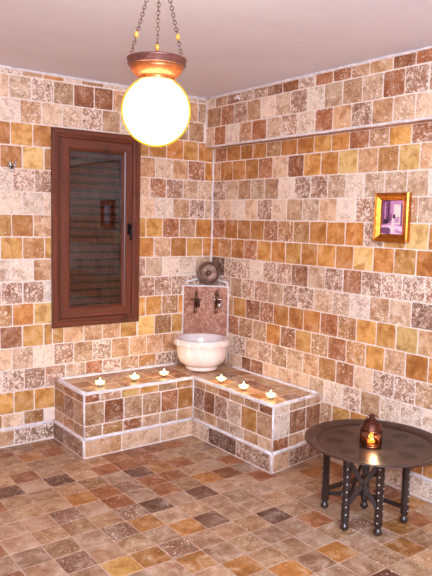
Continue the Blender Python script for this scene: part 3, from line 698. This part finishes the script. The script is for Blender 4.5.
for (cr, cf, bt) in ((-.088, -.050, .20), (-.010, .103, .17), (.093, -.045, .185)):
    a = lc + right * cr + view * cf + ZV * .183; mb = MB(); d = apex - a; n_ = int(d.length / .0135); dd = d.normalized(); sx = dd.cross(view).normalized(); sy = dd.cross(sx)
    for i in range(n_):
        c = a + d * ((i + .5) / n_); s1 = sx if i % 2 else sy
        mb.tube([c + dd * (0.0095 * math.cos(t)) + s1 * (.0062 * math.sin(t)) for t in [2 * math.pi * j / 8 for j in range(8)]], .0018, 5, closed=True)
    ch = mb.build('chain', CHAIN, lamp)
    mb = MB(); mb.ball(a + d * bt, .0085, 14, 10, sq=(1, 1, 1.5)); mb.build('bead', AMBER, ch)
mb = MB(); mb.lathe([(.0, -.03), (.008, -.03), (.009, -.012), (.03, -.006), (.034, .006)], 24, o=V(-12.3, -14.45, CEIL) - ZV * .006); mb.build('ceiling_hook', CHAIN, lamp)

# ------------------------------------------------------------------ tray table
tcn = Vector((-3.20 * U, -14.25 * U, 0))
table = thing('tray_table', 'low round table of a dark copper tray on carved dotted wooden legs', 'table', tcn)
mb = MB(); TZ = .427
mb.lathe([(.0, TZ), (.297, TZ), (.303, TZ + .001), (.312, TZ + .009), (.340, TZ + .014), (.362, TZ + .018), (.3675, TZ + .016), (.366, TZ + .012), (.340, TZ + .009), (.312, TZ + .003), (.303, TZ - .004), (.0, TZ - .004)], 96, o=tcn)
mb.build('tray_top', TRAY, table)
legs = [(-3.78, -12.54), (-4.46, -14.13), (-3.80, -15.02), (-2.29, -14.93), (-2.55, -13.36)]
legw = [Vector((x * U, y * U, 0)) for x, y in legs]
cen = sum(legw, Vector()) / 5
for lw in legw:
    mb = MB(); od = (lw - cen); od.z = 0; od.normalize(); ang = math.atan2(od.y, od.x)
    M = Matrix.Rotation(ang + math.pi / 8, 3, 'Z')
    mb.lathe([(0, .0), (.012, .001), (.021, .010), (.023, .019), (.019, .030), (.012, .036), (.013, .041)], 16, o=lw)
    mb.lathe([(.014, .040), (.021, .050), (.0225, .075), (.0205, .20), (.0225, .36), (.024, TZ - .005)], 8, 0, False, o=lw, M=M)
    for side in (-1, 1):
        a = ang + side * math.pi / 4; nd = Vector((math.cos(a), math.sin(a), 0)); rmat = nd.to_track_quat('Z', 'Y').to_matrix()
        for q in range(9):
            zz = .07 + q * .040 + (.02 if side > 0 else 0)
            if zz > .405: continue
            mb.lathe([(.0042, 0), (.0042, .0012), (.003, .0022), (0, .0024)], 8, 1, o=lw + nd * .0192 + ZV * zz, M=rmat)
    mb.build('leg', [TABLEWOOD, PEARL], table)
order = [(0, 1), (1, 2), (2, 3), (3, 4), (4, 0)]
for a, b in order:                                                   # scalloped apron boards
    P0, P1 = legw[a], legw[b]; mb = MB(); d = (P1 - P0).normalized(); nn = Vector((d.y, -d.x, 0)) * .006; lo = []; hi = []
    for i in range(13):
        s = i / 12; p = P0.lerp(P1, s); lo.append(p + ZV * (TZ - .018 - .035 * (2 * abs(s - .5)) ** 2)); hi.append(p + ZV * (TZ - .005))
    for i in range(12): mb.prism([lo[i] - nn, lo[i + 1] - nn, lo[i + 1] + nn, lo[i] + nn], [hi[i] - nn, hi[i + 1] - nn, hi[i + 1] + nn, hi[i] + nn])
    mb.build('apron', TABLEWOOD, table)
WOODX = wood('dark brace wood', (48, 31, 26), (32, 20, 17), 0, .4, .2)
def brace(name, p, q, w=.020, h=.014):
    mb = MB(); mb.bar(p, q, w, h); mb.build(name, WOODX, table, bevel=.003)
for a, b, off in ((1, 2, .006), (2, 1, -.006)):
    d = (legw[b] - legw[a]).normalized(); nn = Vector((d.y, -d.x, 0)) * off
    brace('cross_brace', legw[a] + ZV * .385 + nn, legw[b] + ZV * .13 + nn, .012, .026)
brace('cross_brace', legw[1] + ZV * .11, legw[4] + ZV * .33, .014, .026); brace('cross_brace', legw[2] + ZV * .33, legw[0] + ZV * .11, .014, .026)
brace('stretcher', legw[4] + ZV * .085, legw[0] + ZV * .085, .014, .022); brace('stretcher', legw[3] + ZV * .085, legw[4] + ZV * .085, .014, .022)

# ------------------------------------------------------------------ lantern on the tray
lb = Vector((-3.52 * U, -14.31 * U, TZ + .0008))
lan = thing('candle_lantern', 'small domed copper candle lantern glowing on the tray table', 'lantern', lb)
LCOP = simple('dark lantern copper', (104, 56, 34), .36, .8, c2=(58, 32, 22), scale=50)
AMB = clear_glass('amber lantern glass', (240, 130, 40), .8, .08, 1.4, ((230, 100, 20), .3, .15))
RL_ = .054
mb = MB(); mb.lathe([(0, 0), (.05, 0), (.056, .003), (.056, .010), (.050, .014), (0, .014)], 32, o=lb)
for z in (.018, .088): mb.lathe([(RL_ - .003, z - .003), (RL_ + .002, z - .003), (RL_ + .002, z + .003), (RL_ - .003, z + .003)], 32, o=lb)
face = math.atan2(-.80, -.60)
for i in range(24):                                                   # pierced copper band, open at an arch toward the room
    a = face + (i + .5) / 24 * 2 * math.pi; da = (a - face + math.pi) % (2 * math.pi) - math.pi
    zlo = .016 if abs(da) > .42 else .062 - abs(da) * .03
    p = lb + Vector((math.cos(a) * RL_, math.sin(a) * RL_, 0)); q = lb + Vector((math.cos(a + .262) * RL_, math.sin(a + .262) * RL_, 0)); r = lb + Vector((math.cos(a - .262) * RL_, math.sin(a - .262) * RL_, 0))
    mb.tube([p + ZV * zlo, (p if zlo > .05 else q) + ZV * (zlo + .088) / 2 if False else p.lerp(q, .5) + ZV * ((zlo + .088) / 2), p + ZV * .088], .0027, 5)
    mb.tube([p + ZV * zlo, p.lerp(r, .5) + ZV * ((zlo + .088) / 2), p + ZV * .088], .0027, 5)
mb.build('pierced_body', LCOP, lan)
mb = MB(); mb.lathe([(.047, .015), (.047, .088)], 32, o=lb); g = mb.build('amber_glass', AMB, lan)
mb = MB(); mb.lathe([(.058, .088), (.060, .093), (.056, .098), (.052, .108), (.042, .124), (.028, .138), (.016, .146), (.013, .152), (.016, .157), (.012, .163), (.005, .170), (0, .174)], 32, o=lb, mod=lambda a, r, z: 1 + (.03 * math.cos(12 * a) if .1 < z < .14 else 0))
mb.build('dome_lid', LCOP, lan)
mb = MB(); mb.tube([lb + right * (.052 * math.cos(t)) * .75 + ZV * (.118 + .05 * math.sin(t)) - view * .01 for t in [math.pi * j / 12 for j in range(13)]], .0022, 6); mb.build('carry_handle', LCOP, lan)
mb = MB(); mb.lathe([(0, .014), (.02, .014), (.02, .03), (0, .03)], 20, o=lb); cw = mb.build('candle', WAXGLOW, lan)
mb = MB(); mb.lathe([(0, .032), (.010, .038), (.0125, .046), (.008, .060), (.002, .074), (0, .077)], 14, o=lb); mb.build('flame', FLAME, cw)
L = bpy.data.lights.new('lantern_light', 'POINT'); L.energy = .8; L.color = (1, .6, .25); L.shadow_soft_size = .012
lo = bpy.data.objects.new('lantern_light', L); COL.objects.link(lo); lo.location = lb + Vector((-.6, -.8, 0)) * .075 + ZV * .045

# ------------------------------------------------------------------ light
def area(name, loc, target, size, energy, color, size_y=None):
    L = bpy.data.lights.new(name, 'AREA'); L.energy = energy; L.size = size; L.color = color
    if size_y: L.shape = 'RECTANGLE'; L.size_y = size_y
    o = bpy.data.objects.new(name, L); COL.objects.link(o); o.location = loc
    o.rotation_euler = (Vector(target) - Vector(loc)).to_track_quat('-Z', 'Y').to_euler(); return o
area('room_light', (-2.6, -4.6, 2.42), (-1.4, -1.6, .6), 1.6, 190, (.93, .95, 1), 1.2)
L = bpy.data.lights.new('camera_flash', 'POINT'); L.energy = 95; L.color = (.95, .96, 1); L.shadow_soft_size = .06
fo = bpy.data.objects.new('camera_flash', L); COL.objects.link(fo); fo.location = (-3.06, -4.29, 1.66)
w = bpy.data.worlds.new('World'); scene.world = w; w.use_nodes = True
w.node_tree.nodes['Background'].inputs[0].default_value = (1, .86, .8, 1); w.node_tree.nodes['Background'].inputs[1].default_value = .4

# ------------------------------------------------------------------ camera
cam = bpy.data.cameras.new('camera'); co = bpy.data.objects.new('camera', cam); COL.objects.link(co)
r_ = Vector((0.8032318769581074, -0.5952226902636105, 0.022989145997746287)); u_ = Vector((0.04374682024974426, 0.09743661487790584, 0.9942798005587618)); f_ = Vector((0.5940578823283068, 0.7976315283866884, -0.10430329509235595))
M = Matrix((r_, u_, -f_)).transposed().to_4x4(); M.translation = Vector((-3.11239271, -4.24993473, 1.56586965)); co.matrix_world = M
cam.sensor_fit = 'VERTICAL'; cam.sensor_height = 24; cam.sensor_width = 18; cam.lens = 645.543 * 24 / 576; cam.clip_start = .05
scene.camera = co
scene.view_settings.view_transform = 'Standard'; scene.view_settings.look = 'None'; scene.view_settings.exposure = 0.36
scene.view_settings.use_white_balance = True; scene.view_settings.white_balance_temperature = 4900; scene.view_settings.white_balance_tint = -1
try: scene.cycles.use_denoising = True
except Exception: pass
